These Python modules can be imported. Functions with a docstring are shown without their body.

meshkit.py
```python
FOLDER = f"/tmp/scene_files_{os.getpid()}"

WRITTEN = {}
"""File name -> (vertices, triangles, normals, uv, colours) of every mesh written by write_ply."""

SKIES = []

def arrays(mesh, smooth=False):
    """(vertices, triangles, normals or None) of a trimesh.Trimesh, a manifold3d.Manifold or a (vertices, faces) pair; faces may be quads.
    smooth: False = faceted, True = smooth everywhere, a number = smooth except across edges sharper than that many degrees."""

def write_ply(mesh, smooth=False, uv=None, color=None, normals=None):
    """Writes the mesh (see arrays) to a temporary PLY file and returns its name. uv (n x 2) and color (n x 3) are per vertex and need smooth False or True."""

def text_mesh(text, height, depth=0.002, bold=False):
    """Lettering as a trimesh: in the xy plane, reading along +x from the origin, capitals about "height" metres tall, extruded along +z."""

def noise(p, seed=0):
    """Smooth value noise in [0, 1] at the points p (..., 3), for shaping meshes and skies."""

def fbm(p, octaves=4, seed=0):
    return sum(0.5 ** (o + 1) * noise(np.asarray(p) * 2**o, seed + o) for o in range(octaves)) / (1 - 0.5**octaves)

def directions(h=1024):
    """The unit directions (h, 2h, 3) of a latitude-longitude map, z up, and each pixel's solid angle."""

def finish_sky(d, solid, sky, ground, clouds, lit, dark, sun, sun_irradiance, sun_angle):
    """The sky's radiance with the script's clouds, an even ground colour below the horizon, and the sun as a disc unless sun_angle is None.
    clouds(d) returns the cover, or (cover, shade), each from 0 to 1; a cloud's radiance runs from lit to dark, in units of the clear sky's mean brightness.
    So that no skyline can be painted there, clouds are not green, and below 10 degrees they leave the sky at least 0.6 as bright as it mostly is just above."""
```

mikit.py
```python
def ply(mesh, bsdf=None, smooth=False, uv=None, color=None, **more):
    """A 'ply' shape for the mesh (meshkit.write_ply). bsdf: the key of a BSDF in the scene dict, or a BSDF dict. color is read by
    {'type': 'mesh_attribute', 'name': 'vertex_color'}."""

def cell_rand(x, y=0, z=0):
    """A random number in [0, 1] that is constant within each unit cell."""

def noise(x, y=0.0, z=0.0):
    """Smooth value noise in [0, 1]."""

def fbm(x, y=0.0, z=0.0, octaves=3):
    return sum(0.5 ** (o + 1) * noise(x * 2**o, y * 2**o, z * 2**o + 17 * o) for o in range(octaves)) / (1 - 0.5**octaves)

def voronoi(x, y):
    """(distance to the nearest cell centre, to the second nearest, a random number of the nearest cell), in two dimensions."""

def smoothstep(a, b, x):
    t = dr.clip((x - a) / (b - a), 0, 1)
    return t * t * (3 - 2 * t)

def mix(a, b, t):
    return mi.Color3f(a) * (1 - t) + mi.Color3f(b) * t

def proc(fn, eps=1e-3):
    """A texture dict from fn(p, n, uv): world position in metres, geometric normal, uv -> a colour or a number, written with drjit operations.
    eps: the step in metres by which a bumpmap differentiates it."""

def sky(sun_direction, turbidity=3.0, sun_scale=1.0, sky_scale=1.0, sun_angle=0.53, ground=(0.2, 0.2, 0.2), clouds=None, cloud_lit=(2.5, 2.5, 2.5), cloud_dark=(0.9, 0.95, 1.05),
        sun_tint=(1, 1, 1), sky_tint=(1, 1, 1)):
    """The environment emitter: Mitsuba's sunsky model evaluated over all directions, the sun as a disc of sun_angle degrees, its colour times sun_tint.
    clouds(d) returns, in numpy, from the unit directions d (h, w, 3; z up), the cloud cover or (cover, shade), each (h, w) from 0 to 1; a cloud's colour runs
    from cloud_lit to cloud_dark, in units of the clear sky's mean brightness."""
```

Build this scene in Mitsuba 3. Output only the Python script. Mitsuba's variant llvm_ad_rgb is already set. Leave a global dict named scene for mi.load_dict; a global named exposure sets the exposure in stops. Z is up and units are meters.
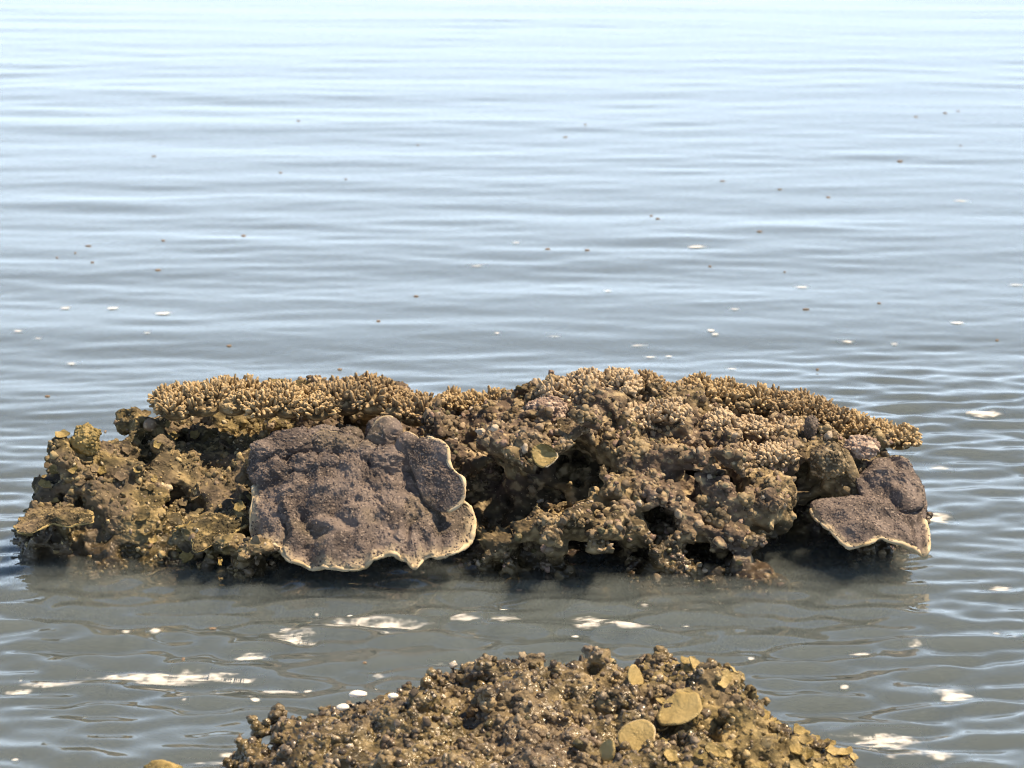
import math
import numpy as np
import trimesh
import mitsuba as mi
import drjit as dr
import mikit
import meshkit
from mikit import noise, fbm, smoothstep, mix
from scipy import ndimage
from scipy.interpolate import CubicSpline

T = mi.ScalarTransform4f
scene, labels = {}, {}

# ---------------------------------------------------------------- camera, sky, exposure
CAM_H, PITCH, FPX = 1.75, 12.9, 2500.0
HFOV = 2 * math.degrees(math.atan(512 / FPX))
p_ = math.radians(PITCH)
scene['camera'] = {'type': 'thinlens', 'fov': HFOV, 'fov_axis': 'x', 'near_clip': 0.05, 'far_clip': 3000.0,
                   'aperture_radius': 0.006, 'focus_distance': 5.9,
                   'to_world': T().look_at(origin=[0, 0, CAM_H], target=[0, math.cos(p_), CAM_H - math.sin(p_)], up=[0, 0, 1])}


def veil(d):
    """thin bright haze low over the sea, fading upwards, with a little unevenness"""
    el = np.degrees(np.arcsin(np.clip(d[..., 2], -1, 1)))
    n = meshkit.fbm(d * np.array([3.0, 3.0, 9.0]), 4, 5)
    return np.clip(0.95 * np.exp(-(el / 16.0) ** 1.8) + 0.35 * np.clip(n - 0.5, 0, 1), 0, 0.95)


scene['sky'] = mikit.sky((0.47, -0.02, 0.86), turbidity=3, sky_scale=0.42, sun_tint=(1.0, 0.93, 0.80), clouds=veil, cloud_lit=(5.25, 6.4, 7.6), cloud_dark=(4.7, 5.75, 6.85))
exposure = 2.35


# ---------------------------------------------------------------- helpers
def at(px, py, Y):
    """the point in the place that stands Y metres out along a direction read off the picture"""
    fwd = np.array([0, math.cos(p_), -math.sin(p_)])
    up = np.array([0, math.sin(p_), math.cos(p_)])
    d = fwd + (px - 512) / FPX * np.array([1.0, 0, 0]) - (py - 384) / FPX * up
    return np.array([0, 0, CAM_H]) + d * (Y / d[1])


def tag(key, label=None, cat=None, group=None, kind=None):
    e = {}
    if label: e['label'] = label
    if cat: e['category'] = cat
    if group: e['group'] = group
    if kind: e['kind'] = kind
    labels[key] = e


def numbered(key):
    base, n = key, 0
    while key in scene or key in labels or any(k.startswith(key + '__') for k in scene):
        n += 1
        key = f'{base}_{n:03d}'
    return key


def add(key, mesh, bsdf, smooth=True, color=None, uv=None, **more):
    scene[key] = mikit.ply(mesh, bsdf, smooth=smooth, color=color, uv=uv, **more)
    return key


def joined(parts):
    """(vertices, faces) of several (v, f)"""
    vs, fs, n = [], [], 0
    for v, f in parts:
        vs.append(v); fs.append(f + n); n += len(v)
    return np.vstack(vs), np.vstack(fs)


def frames(n, rng, twist=None):
    """matrices (k,3,3) whose third column is the unit vector n"""
    n = n / np.linalg.norm(n, axis=1, keepdims=True)
    a = rng.normal(size=n.shape)
    a -= (a * n).sum(1, keepdims=True) * n
    a /= np.linalg.norm(a, axis=1, keepdims=True)
    return np.stack([a, np.cross(n, a), n], -1)


def gridnoise(shape, h, s, rng):
    """smooth noise about zero (roughly -1..1) on a voxel grid, feature size s"""
    low = [int(np.ceil(n * h / s)) + 4 for n in shape]
    r = rng.uniform(-1, 1, low).astype(np.float32)
    for ax, n in enumerate(shape):
        M = CubicSpline(np.arange(low[ax]), np.eye(low[ax]))(1.5 + np.arange(n) * h / s).astype(np.float32)
        r = np.moveaxis(np.tensordot(M, r, (1, ax)), 0, ax)
    return r


def surface_nets(F, origin, h):
    """F > 0 inside"""
    s = F > 0
    nx, ny, nz = F.shape
    corner = [s[i:nx - 1 + i, j:ny - 1 + j, k:nz - 1 + k] for i in (0, 1) for j in (0, 1) for k in (0, 1)]
    total = sum(c.astype(np.int8) for c in corner)
    active = (total > 0) & (total < 8)
    idx = -np.ones(active.shape, np.int64)
    cells = np.argwhere(active)
    idx[active] = np.arange(len(cells))
    pos, cnt = np.zeros((len(cells), 3)), np.zeros(len(cells))
    for ax in range(3):
        o1, o2 = [a for a in range(3) if a != ax]
        for b in (0, 1):
            for c in (0, 1):
                e = np.zeros(3, int); e[o1], e[o2] = b, c
                g = e.copy(); g[ax] = 1
                fa, fb = F[tuple((cells + e).T)], F[tuple((cells + g).T)]
                m = (fa > 0) != (fb > 0)
                t = fa[m] / (fa[m] - fb[m])
                q = cells[m] + e + 0.0
                q[:, ax] += t
                pos[m] += q; cnt[m] += 1
    v = pos / cnt[:, None] * h + origin
    quads = []
    for ax in range(3):
        o1, o2 = (ax + 1) % 3, (ax + 2) % 3
        sl0, sl1 = [slice(None)] * 3, [slice(None)] * 3
        sl0[ax], sl1[ax] = slice(0, -1), slice(1, None)
        a, b = s[tuple(sl0)], s[tuple(sl1)]
        e = np.argwhere(a != b)
        e = e[(e[:, o1] > 0) & (e[:, o2] > 0) & (e[:, o1] < F.shape[o1] - 1) & (e[:, o2] < F.shape[o2] - 1)]
        d1, d2 = np.zeros(3, int), np.zeros(3, int)
        d1[o1], d2[o2] = 1, 1
        q = np.stack([idx[tuple((e - d1 - d2).T)], idx[tuple((e - d2).T)], idx[tuple(e.T)], idx[tuple((e - d1).T)]], 1)
        flip = ~a[tuple(e.T)]
        q[flip] = q[flip][:, ::-1]
        quads.append(q)
    q = np.vstack(quads)
    return v, np.vstack([q[:, [0, 1, 2]], q[:, [0, 2, 3]]])


def vertex_normals(v, f):
    n = np.zeros_like(v)
    fn = np.cross(v[f[:, 1]] - v[f[:, 0]], v[f[:, 2]] - v[f[:, 0]])
    for k in range(3):
        np.add.at(n, f[:, k], fn)
    return n / np.maximum(np.linalg.norm(n, axis=1, keepdims=True), 1e-12)


def sample(v, f, count, rng, keep=None):
    """points and normals spread evenly over a mesh; keep(p, n) filters"""
    a, b, c = v[f[:, 0]], v[f[:, 1]], v[f[:, 2]]
    n = np.cross(b - a, c - a)
    area = np.linalg.norm(n, axis=1)
    vn = vertex_normals(v, f)
    pick = rng.choice(len(f), int(count * 4), p=area / area.sum())
    r1, r2 = np.sqrt(rng.random(len(pick)))[:, None], rng.random(len(pick))[:, None]
    p = (1 - r1) * a[pick] + r1 * (1 - r2) * b[pick] + r1 * r2 * c[pick]
    m = vn[f[pick, 0]]
    ok = np.ones(len(p), bool) if keep is None else keep(p, m)
    return p[ok][:count], m[ok][:count]


# ---------------------------------------------------------------- materials
def principled(color, rough, bump=None, bump_scale=0.0, spec=0.5, eps=1e-3, **more):
    def tex(c): return mikit.proc(c) if callable(c) else ({'type': 'rgb', 'value': list(c)} if isinstance(c, (tuple, list)) else c)
    b = {'type': 'principled', 'base_color': tex(color), 'roughness': tex(rough) if callable(rough) else rough, 'specular': spec, **more}
    if bump is not None:
        b = {'type': 'bumpmap', 'arbitrary': mikit.proc(bump, eps=eps), 'scale': bump_scale, 'bsdf': b}
    return {'type': 'twosided', 'bsdf': b}


def wet(p, top=0.095):
    """1 where the sea keeps the rock wet, 0 where it is dry"""
    return 1 - smoothstep(0.01, top, p.z + 0.05 * (fbm(p.x * 9, p.y * 9, p.z * 9, 2) - 0.5))


def rock_color(p, n, uv):
    a = fbm(p.x * 14, p.y * 14, p.z * 14, 3)
    b = fbm(p.x * 55 + 9, p.y * 55, p.z * 55, 2)
    c = noise(p.x * 170 + 3, p.y * 170, p.z * 170)
    g = fbm(p.x * 5 + 31, p.y * 5, p.z * 5, 2)
    col = mix((0.058, 0.045, 0.025), (0.215, 0.165, 0.090), smoothstep(0.35, 0.65, a))
    col = mix(col, (0.130, 0.095, 0.078), smoothstep(0.48, 0.66, g) * 0.8)
    col = mix(col, (0.46, 0.365, 0.22), smoothstep(0.52, 0.78, b) * 0.75)
    col = mix(col, (0.045, 0.036, 0.024), smoothstep(0.52, 0.30, b) * 0.55)
    col = mix(col, (0.48, 0.40, 0.28), smoothstep(0.80, 0.95, c) * 0.6)
    return col * (1 - 0.5 * wet(p))


def rock_rough(p, n, uv):
    return 0.85 - 0.73 * wet(p, 0.11)


def rock_bump(p, n, uv):
    return noise(p.x * 160, p.y * 160, p.z * 160) + 0.5 * noise(p.x * 380, p.y * 380, p.z * 380)


scene['mat_rock'] = principled(rock_color, rock_rough, rock_bump, 0.0035, spec=0.4)


def near_rough(p, n, uv):
    return 0.22 + 0.6 * smoothstep(0.42, 0.70, fbm(p.x * 40 + 5, p.y * 40, p.z * 40, 2))


def near_color(p, n, uv):
    c = noise(p.x * 120 + 31, p.y * 120, p.z * 120)
    return mix(mix(rock_color(p, n, uv), yellow_rock_color(p, n, uv), 0.6) * 0.95, (0.50, 0.44, 0.36), smoothstep(0.80, 0.95, c) * 0.8)


scene['mat_near_rock'] = principled(near_color, near_rough, rock_bump, 0.0035, spec=0.5)


def yellow_rock_color(p, n, uv):
    a = fbm(p.x * 16, p.y * 16, p.z * 16, 3)
    b = fbm(p.x * 60 + 9, p.y * 60, p.z * 60, 2)
    c = noise(p.x * 190 + 3, p.y * 190, p.z * 190)
    col = mix((0.058, 0.048, 0.023), (0.220, 0.172, 0.078), smoothstep(0.35, 0.65, a))
    col = mix(col, (0.38, 0.295, 0.15), smoothstep(0.52, 0.78, b) * 0.8)
    col = mix(col, (0.135, 0.105, 0.080), smoothstep(0.45, 0.62, fbm(p.x * 7 + 3, p.y * 7, p.z * 7, 2)) * 0.7)
    col = mix(col, (0.04, 0.034, 0.02), smoothstep(0.50, 0.28, b) * 0.6)
    col = mix(col, (0.5, 0.42, 0.28), smoothstep(0.82, 0.95, c) * 0.6)
    return col * (1 - 0.35 * wet(p))


scene['mat_yellow_rock'] = principled(yellow_rock_color, rock_rough, rock_bump, 0.0035, spec=0.4)


def knob_color(p, n, uv):
    a = fbm(p.x * 22 + 4, p.y * 22, p.z * 22, 2)
    b = noise(p.x * 120, p.y * 120, p.z * 120)
    col = mix((0.075, 0.058, 0.033), (0.29, 0.225, 0.13), smoothstep(0.3, 0.7, a))
    col = mix(col, (0.22, 0.165, 0.14), smoothstep(0.5, 0.65, fbm(p.x * 6 + 13, p.y * 6, p.z * 6, 2)) * 0.6)
    col = mix(col, (0.46, 0.38, 0.26), smoothstep(0.6, 0.9, b) * 0.65)
    return col * (1 - 0.35 * wet(p))


def knob_rough(p, n, uv):
    return 0.72 - 0.58 * wet(p, 0.16)


scene['mat_knob'] = principled(knob_color, knob_rough, rock_bump, 0.002, spec=0.5)


VC = {'type': 'mesh_attribute', 'name': 'vertex_color'}
scene['mat_nub'] = principled(VC, knob_rough, rock_bump, 0.0015, spec=0.5)
scene['mat_wet_nub'] = principled(VC, near_rough, rock_bump, 0.0015, spec=0.5)


def pink_knob_color(p, n, uv):
    b = noise(p.x * 120, p.y * 120, p.z * 120)
    return mix((0.24, 0.175, 0.145), (0.52, 0.42, 0.34), smoothstep(0.35, 0.85, b))


scene['mat_pink_knob'] = principled(pink_knob_color, 0.75, rock_bump, 0.002)


def grain(p, n, uv):
    return noise(p.x * 260, p.y * 260, p.z * 260) + 0.7 * noise(p.x * 520, p.y * 520, p.z * 520)


def plate_color(p, n, uv):
    """uv.x runs from 0 at a plate's heart to 1 at its growing margin, uv.y is 1 where that margin is alive and pale"""
    a = fbm(p.x * 18, p.y * 18, p.z * 18, 3)
    b = noise(p.x * 230, p.y * 230, p.z * 230)
    col = mix((0.074, 0.061, 0.058), (0.182, 0.150, 0.138), smoothstep(0.3, 0.7, a))
    col = mix(col, (0.115, 0.095, 0.062), smoothstep(0.52, 0.7, fbm(p.x * 9 + 7, p.y * 9, p.z * 9, 2)) * 0.5)
    ring = noise(uv.x * 13 + 1.5 * a, 0.5, 0.5)
    col = col * (0.86 + 0.28 * ring)
    col = mix(col, (0.36, 0.30, 0.26), smoothstep(0.58, 0.92, b) * 0.6)
    m = fbm(p.x * 40, p.y * 40, p.z * 40, 2)
    edge = smoothstep(0.90, 1.02, uv.x + 0.10 * (m - 0.5)) * smoothstep(0.3, 0.7, uv.y)
    return mix(col, (0.52, 0.43, 0.29), edge * 0.85)


scene['mat_plate'] = principled(plate_color, 0.8, grain, 0.0025, spec=0.35, eps=6e-4)


def rim_color(p, n, uv):
    a = noise(p.x * 60, p.y * 60, p.z * 60)
    return mix((0.40, 0.30, 0.16), (0.66, 0.56, 0.40), a)


scene['mat_rim'] = principled(rim_color, 0.7)


def gold_color(p, n, uv):
    a = fbm(p.x * 40, p.y * 40, p.z * 40, 3)
    b = noise(p.x * 260, p.y * 260, p.z * 260)
    col = mix((0.15, 0.115, 0.035), (0.33, 0.25, 0.10), smoothstep(0.3, 0.7, a))
    return mix(col, (0.5, 0.42, 0.22), smoothstep(0.65, 0.95, b) * 0.5)


scene['mat_gold_plate'] = principled(gold_color, 0.65, grain, 0.002, eps=6e-4)


def disc_color(p, n, uv):
    a = fbm(p.x * 50, p.y * 50, p.z * 50, 2)
    return mix((0.30, 0.225, 0.085), (0.42, 0.33, 0.15), a)


scene['mat_disc'] = principled(disc_color, 0.6, grain, 0.0012, eps=6e-4)
scene['mat_branch'] = principled({'type': 'mesh_attribute', 'name': 'vertex_color'}, 0.75, rock_bump, 0.001)
scene['mat_shell'] = principled((0.78, 0.76, 0.72), 0.35)


def foam_color(p, n, uv):
    return mix((0.70, 0.70, 0.69), (0.85, 0.85, 0.84), noise(p.x * 90, p.y * 90))


def foam_cover(p, n, uv):
    """how much of the water the bubbles hide: lacy, thinning out towards a patch's edge"""
    r2 = dr.square(2 * uv.x - 1) + dr.square(2 * uv.y - 1)
    w = fbm(p.x * 7, p.y * 13, 0.0, 3)
    lace = 1 - 2 * dr.abs(noise(p.x * 16 + 2 * w, p.y * 30, 3.0) - 0.5)
    fine = noise(p.x * 150, p.y * 150, 7.0)
    return 0.75 * smoothstep(0.38, 0.92, 0.40 * noise(p.x * 42, p.y * 75, 1.0) - 0.10 + 0.60 * w + 0.42 * lace + 0.20 * fine - 0.62 * r2)


scene['mat_foam'] = {'type': 'mask', 'opacity': mikit.proc(foam_cover), 'bsdf': principled(foam_color, 0.7)}


def seabed_color(p, n, uv):
    a = fbm(p.x * 3.0, p.y * 3.0, 0.0, 4)
    b = fbm(p.x * 22, p.y * 22, 0.0, 2)
    col = mix((0.16, 0.145, 0.11), (0.36, 0.325, 0.245), smoothstep(0.35, 0.68, a))
    return mix(col, (0.06, 0.052, 0.036), smoothstep(0.55, 0.3, b) * 0.5)


scene['mat_seabed'] = principled(seabed_color, 0.9)

# ---------------------------------------------------------------- the sea and its bed
rngw = np.random.default_rng(11)
WAVES = []


def band(n, l0, l1, slope, spread, gate):
    for _ in range(n):
        lam = l0 * (l1 / l0) ** rngw.random()
        th = math.radians(rngw.normal(-92 + 2, spread))
        k = 2 * math.pi / lam
        amp = slope * math.sqrt(2.0 / n) / k
        WAVES.append((k * math.cos(th), k * math.sin(th), amp, rngw.uniform(0, 6.283), lam, gate))


band(20, 0.55, 2.4, 0.011, 8, 4)
band(34, 0.20, 0.65, 0.017, 17, 1)
band(28, 0.12, 0.28, 0.030, 20, 2)
band(60, 0.058, 0.20, 0.20, 28, 3)


def sea(x, y, step=0.0):
    """height of the sea surface; waves shorter than four grid steps are left out"""
    x, y = np.asarray(x, float), np.asarray(y, float)
    P = np.stack([x, y, 0 * x], -1)
    calm = meshkit.fbm(P * np.array([0.25, 0.9, 1]) + 3.3, 3, 21)
    g1 = 0.45 + 1.1 * np.clip((meshkit.fbm(P * np.array([0.35, 0.8, 1]) + 7.7, 3, 22) - 0.25) * 2, 0, 1)
    y = np.asarray(y, float)
    lg = lambda t: 1 / (1 + np.exp(np.clip(t, -50, 50)))
    near = lg((y - 6.5) / 0.35)
    right = lg(-(x - 0.75) / 0.15) * lg((y - 7.4) / 0.4)
    g3 = np.clip(0.12 + np.maximum(near, right) * 0.95, 0, 1) * (0.35 + 1.3 * np.clip((calm - 0.3) * 2, 0, 1))
    g2 = 0.35 + 0.75 * np.maximum(near, right)
    g0 = 0.5 + 1.1 * np.clip((meshkit.fbm(P * np.array([0.16, 0.35, 1]) + 1.7, 2, 24) - 0.25) * 2, 0, 1)
    gates = (1.0, g1, g2 * g1, g3, g0)
    z = 0 * x
    for kx, ky, a, ph, lam, g in WAVES:
        keep = np.clip((lam / np.maximum(step, 1e-6) - 3.0) / 3.0, 0, 1)
        z = z + a * gates[g] * keep * np.sin(kx * x + ky * y + ph)
    return z


def stretch(start, first, growth, end):
    out, d = [start], first
    while abs(out[-1]) < abs(end):
        out.append(out[-1] + d); d *= growth
    return out


xs_r = np.arange(0, 1.6, 0.017).tolist()
xs_r += stretch(xs_r[-1] + 0.02, 0.022, 1.018, 900)
xs = np.array([-x for x in xs_r[:0:-1]] + xs_r)
ys_mid = np.arange(3.4, 7.0, 0.0115)
ys_far = np.array(stretch(ys_mid[-1] + 0.0125, 0.0125, 1.0055, 60))
ys_far2 = np.array(stretch(ys_far[-1] + 0.4, 0.4, 1.08, 1500))
ys_near = np.array(stretch(0, 0.03, 1.14, 700))[1:]
ys = np.concatenate([(3.4 - ys_near)[::-1], ys_mid, ys_far, ys_far2])
X, Yg = np.meshgrid(xs, ys, indexing='ij')
stepx = np.gradient(xs)[:, None] * 0.35      # crests run along x, so x may be coarser
stepy = np.gradient(ys)[None, :]
Z = sea(X, Yg, np.maximum(stepx, stepy))
nx_, ny_ = X.shape
ii, jj = np.meshgrid(np.arange(nx_ - 1), np.arange(ny_ - 1), indexing='ij')
a_ = ii * ny_ + jj
quads = np.stack([a_, a_ + ny_, a_ + ny_ + 1, a_ + 1], -1).reshape(-1, 4)
scene['sea_water_medium'] = {'type': 'homogeneous', 'albedo': {'type': 'rgb', 'value': [0.38, 0.445, 0.468]}, 'sigma_t': 10.0}
scene['mat_water'] = {'type': 'thindielectric', 'int_ior': 1.333}
add('sea_water', (np.stack([X, Yg, Z], -1).reshape(-1, 3), quads), 'mat_water', smooth=True,
    interior={'type': 'ref', 'id': 'sea_water_medium'})
tag('sea_water', 'rippled shallow sea around the coral rocks', kind='structure')

bx = np.concatenate([-np.geomspace(900, 4, 30), np.linspace(-3.9, 3.9, 160), np.geomspace(4, 900, 30)])
by = np.concatenate([3.0 - np.geomspace(700, 0.5, 24), np.linspace(2.6, 9, 150), np.geomspace(9.2, 1500, 50)])
BX, BY = np.meshgrid(bx, by, indexing='ij')
depth = 0.15 + 0.45 * np.clip((BY - 6.3) / 1.5, 0, 1) + 0.6 * np.clip((BY - 8) / 12, 0, 1) + 2.2 * np.clip((BY - 20) / 200, 0, 1)
BZ = -depth + 0.05 * (meshkit.fbm(np.stack([BX, BY, 0 * BX], -1) * 2.3, 4, 3) - 0.5) * 2
n2 = BX.shape[1]
ii, jj = np.meshgrid(np.arange(len(bx) - 1), np.arange(len(by) - 1), indexing='ij')
a_ = ii * n2 + jj
add('seabed', (np.stack([BX, BY, BZ], -1).reshape(-1, 3), np.stack([a_, a_ + n2, a_ + n2 + 1, a_ + 1], -1).reshape(-1, 4)), 'mat_seabed')
tag('seabed', 'silty rubble bed under the shallow sea', kind='structure')


# ---------------------------------------------------------------- rock masses
def make_rock(columns, px_scale, xr, yr, zr, h, seed, bumps=(), hollows=(), amp=(0.034, 0.026, 0.015), base=-0.3, pits=0.055):
    """columns: (px, [(Y, z), ...]) profiles across the rock; returns (v, f)"""
    rng = np.random.default_rng(seed)
    gx, gy, gz = (np.arange(a, b, h) for a, b in (xr, yr, zr))
    cx = np.array([(c[0] - 512) * px_scale for c in columns])
    prof = np.array([np.interp(gy, [q[0] for q in c[1]], [q[1] for q in c[1]], left=base, right=base) for c in columns])
    H = np.array([np.interp(gx, cx, prof[:, j]) for j in range(len(gy))]).T
    H = ndimage.gaussian_filter(H, 0.014 / h)
    dx, dy = np.gradient(H, h)
    k = 1 / np.sqrt(1 + dx ** 2 + dy ** 2)
    F = ((H[:, :, None] - gz[None, None, :]) * k[:, :, None]).astype(np.float32)
    P = np.meshgrid(gx, gy, gz, indexing='ij', sparse=True)

    def ell(c, r):
        q = np.sqrt(sum(((P[i] - c[i]) / r[i]) ** 2 for i in range(3)))
        return (1 - q) * min(r)
    for c, r in bumps:
        F = np.maximum(F, ell(c, r))
    for c, r in hollows:
        F = np.minimum(F, -ell(c, r))
    for s, a in zip((0.105, 0.048, 0.022), amp):
        F = F + a * gridnoise(F.shape, h, s, rng)
    pit = gridnoise(F.shape, h, 0.075, rng)
    F = F - pits * np.clip(pit - 0.30, 0, 0.5) - 0.6 * pits * np.clip(gridnoise(F.shape, h, 0.036, rng) - 0.35, 0, 0.5)
    F[[0, -1]] = F[:, [0, -1]] = F[:, :, [0, -1]] = -1
    v, f = surface_nets(F, np.array([xr[0], yr[0], zr[0]]), h)
    from scipy.sparse import coo_matrix
    from scipy.sparse.csgraph import connected_components
    e = np.vstack([f[:, [0, 1]], f[:, [1, 2]]])
    lab = connected_components(coo_matrix((np.ones(len(e)), (e[:, 0], e[:, 1])), shape=(len(v), len(v))), directed=False)[1]
    big = np.bincount(lab).argmax()
    used, inv = np.unique(f[lab[f[:, 0]] == big], return_inverse=True)
    v, f = v[used], inv.reshape(-1, 3)
    n = vertex_normals(v, f)
    w = meshkit.noise(v * 75, seed) + 0.6 * meshkit.noise(v * 150, seed + 1) - 0.8
    return v + n * (0.008 * w)[:, None], f


COLS = [
    (-10, [(5.0, -.3), (7.0, -.3)]),
    (10, [(5.66, -.3), (5.82, -.06), (5.9, .06), (6.0, .03), (6.2, -.3)]),
    (30, [(5.66, -.3), (5.76, 0), (5.80, .08), (5.93, .13), (6.1, .10), (6.25, -.1), (6.4, -.3)]),
    (80, [(5.63, -.3), (5.745, 0), (5.78, .10), (5.85, .16), (5.97, .235), (6.1, .2), (6.3, 0), (6.5, -.3)]),
    (150, [(5.60, -.3), (5.715, 0), (5.75, .06), (5.85, .14), (6.03, .215), (6.2, .195), (6.35, .05), (6.5, -.2), (6.6, -.3)]),
    (220, [(5.62, -.3), (5.77, 0), (5.80, .08), (5.95, .17), (6.06, .215), (6.2, .20), (6.38, .19), (6.5, 0), (6.6, -.3)]),
    (300, [(5.70, -.3), (5.79, 0), (5.83, .12), (5.92, .20), (6.1, .185), (6.3, .18), (6.5, .1), (6.65, -.3)]),
    (440, [(5.70, -.3), (5.79, 0), (5.83, .12), (5.92, .205), (6.1, .195), (6.3, .20), (6.5, .1), (6.65, -.3)]),
    (500, [(5.60, -.3), (5.70, 0), (5.73, .08), (5.80, .19), (6.0, .235), (6.2, .25), (6.35, .25), (6.55, 0), (6.65, -.3)]),
    (560, [(5.54, -.3), (5.65, 0), (5.67, .08), (5.74, .20), (5.95, .29), (6.1, .335), (6.3, .31), (6.5, .1), (6.65, -.3)]),
    (600, [(5.52, -.3), (5.62, 0), (5.655, .10), (5.72, .20), (5.95, .30), (6.1, .345), (6.3, .31), (6.5, .1), (6.65, -.3)]),
    (680, [(5.52, -.3), (5.615, 0), (5.65, .10), (5.72, .19), (6.0, .29), (6.2, .305), (6.4, .25), (6.55, 0), (6.65, -.3)]),
    (760, [(5.52, -.3), (5.62, 0), (5.66, .10), (5.74, .175), (6.0, .25), (6.2, .275), (6.4, .22), (6.5, 0), (6.65, -.3)]),
    (840, [(5.66, -.3), (5.79, 0), (5.82, .08), (5.90, .17), (6.0, .23), (6.15, .235), (6.35, .15), (6.5, -.05), (6.6, -.3)]),
    (880, [(5.72, -.3), (5.83, 0), (5.86, .10), (5.95, .17), (6.08, .17), (6.25, .08), (6.4, -.3)]),
    (912, [(5.76, -.3), (5.86, 0), (5.90, .06), (6.0, .06), (6.1, -.05), (6.2, -.3)]),
    (945, [(5.0, -.3), (7.0, -.3)]),
]
HOLLOWS = [(at(572, 472, 5.84), (.085, .16, .060)), (at(560, 490, 5.80), (.05, .14, .05)), (at(590, 556, 5.68), (.085, .15, .045)), (at(494, 500, 5.78), (.080, .15, .095)),
           (at(690, 480, 5.78), (.030, .12, .035)), (at(715, 545, 5.70), (.045, .13, .040)), (at(805, 540, 5.78), (.11, .18, .075)),
           (at(655, 510, 5.74), (.035, .10, .035)), (at(640, 553, 5.68), (.028, .10, .032)), (at(695, 428, 5.98), (.03, .06, .02)), (at(515, 568, 5.70), (.06, .11, .03)),
           (at(45, 490, 5.80), (.055, .10, .05)), (at(90, 495, 5.78), (.06, .10, .035)), (at(235, 563, 5.75), (.075, .14, .05)), (at(185, 515, 5.82), (.035, .08, .025)),
           (at(735, 480, 5.80), (.028, .09, .030)), (at(808, 482, 5.88), (.040, .09, .040)), (at(755, 555, 5.68), (.03, .10, .03))]
HOLLOWS = [(c, np.asarray(r) * 1.22) for c, r in HOLLOWS]
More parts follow.
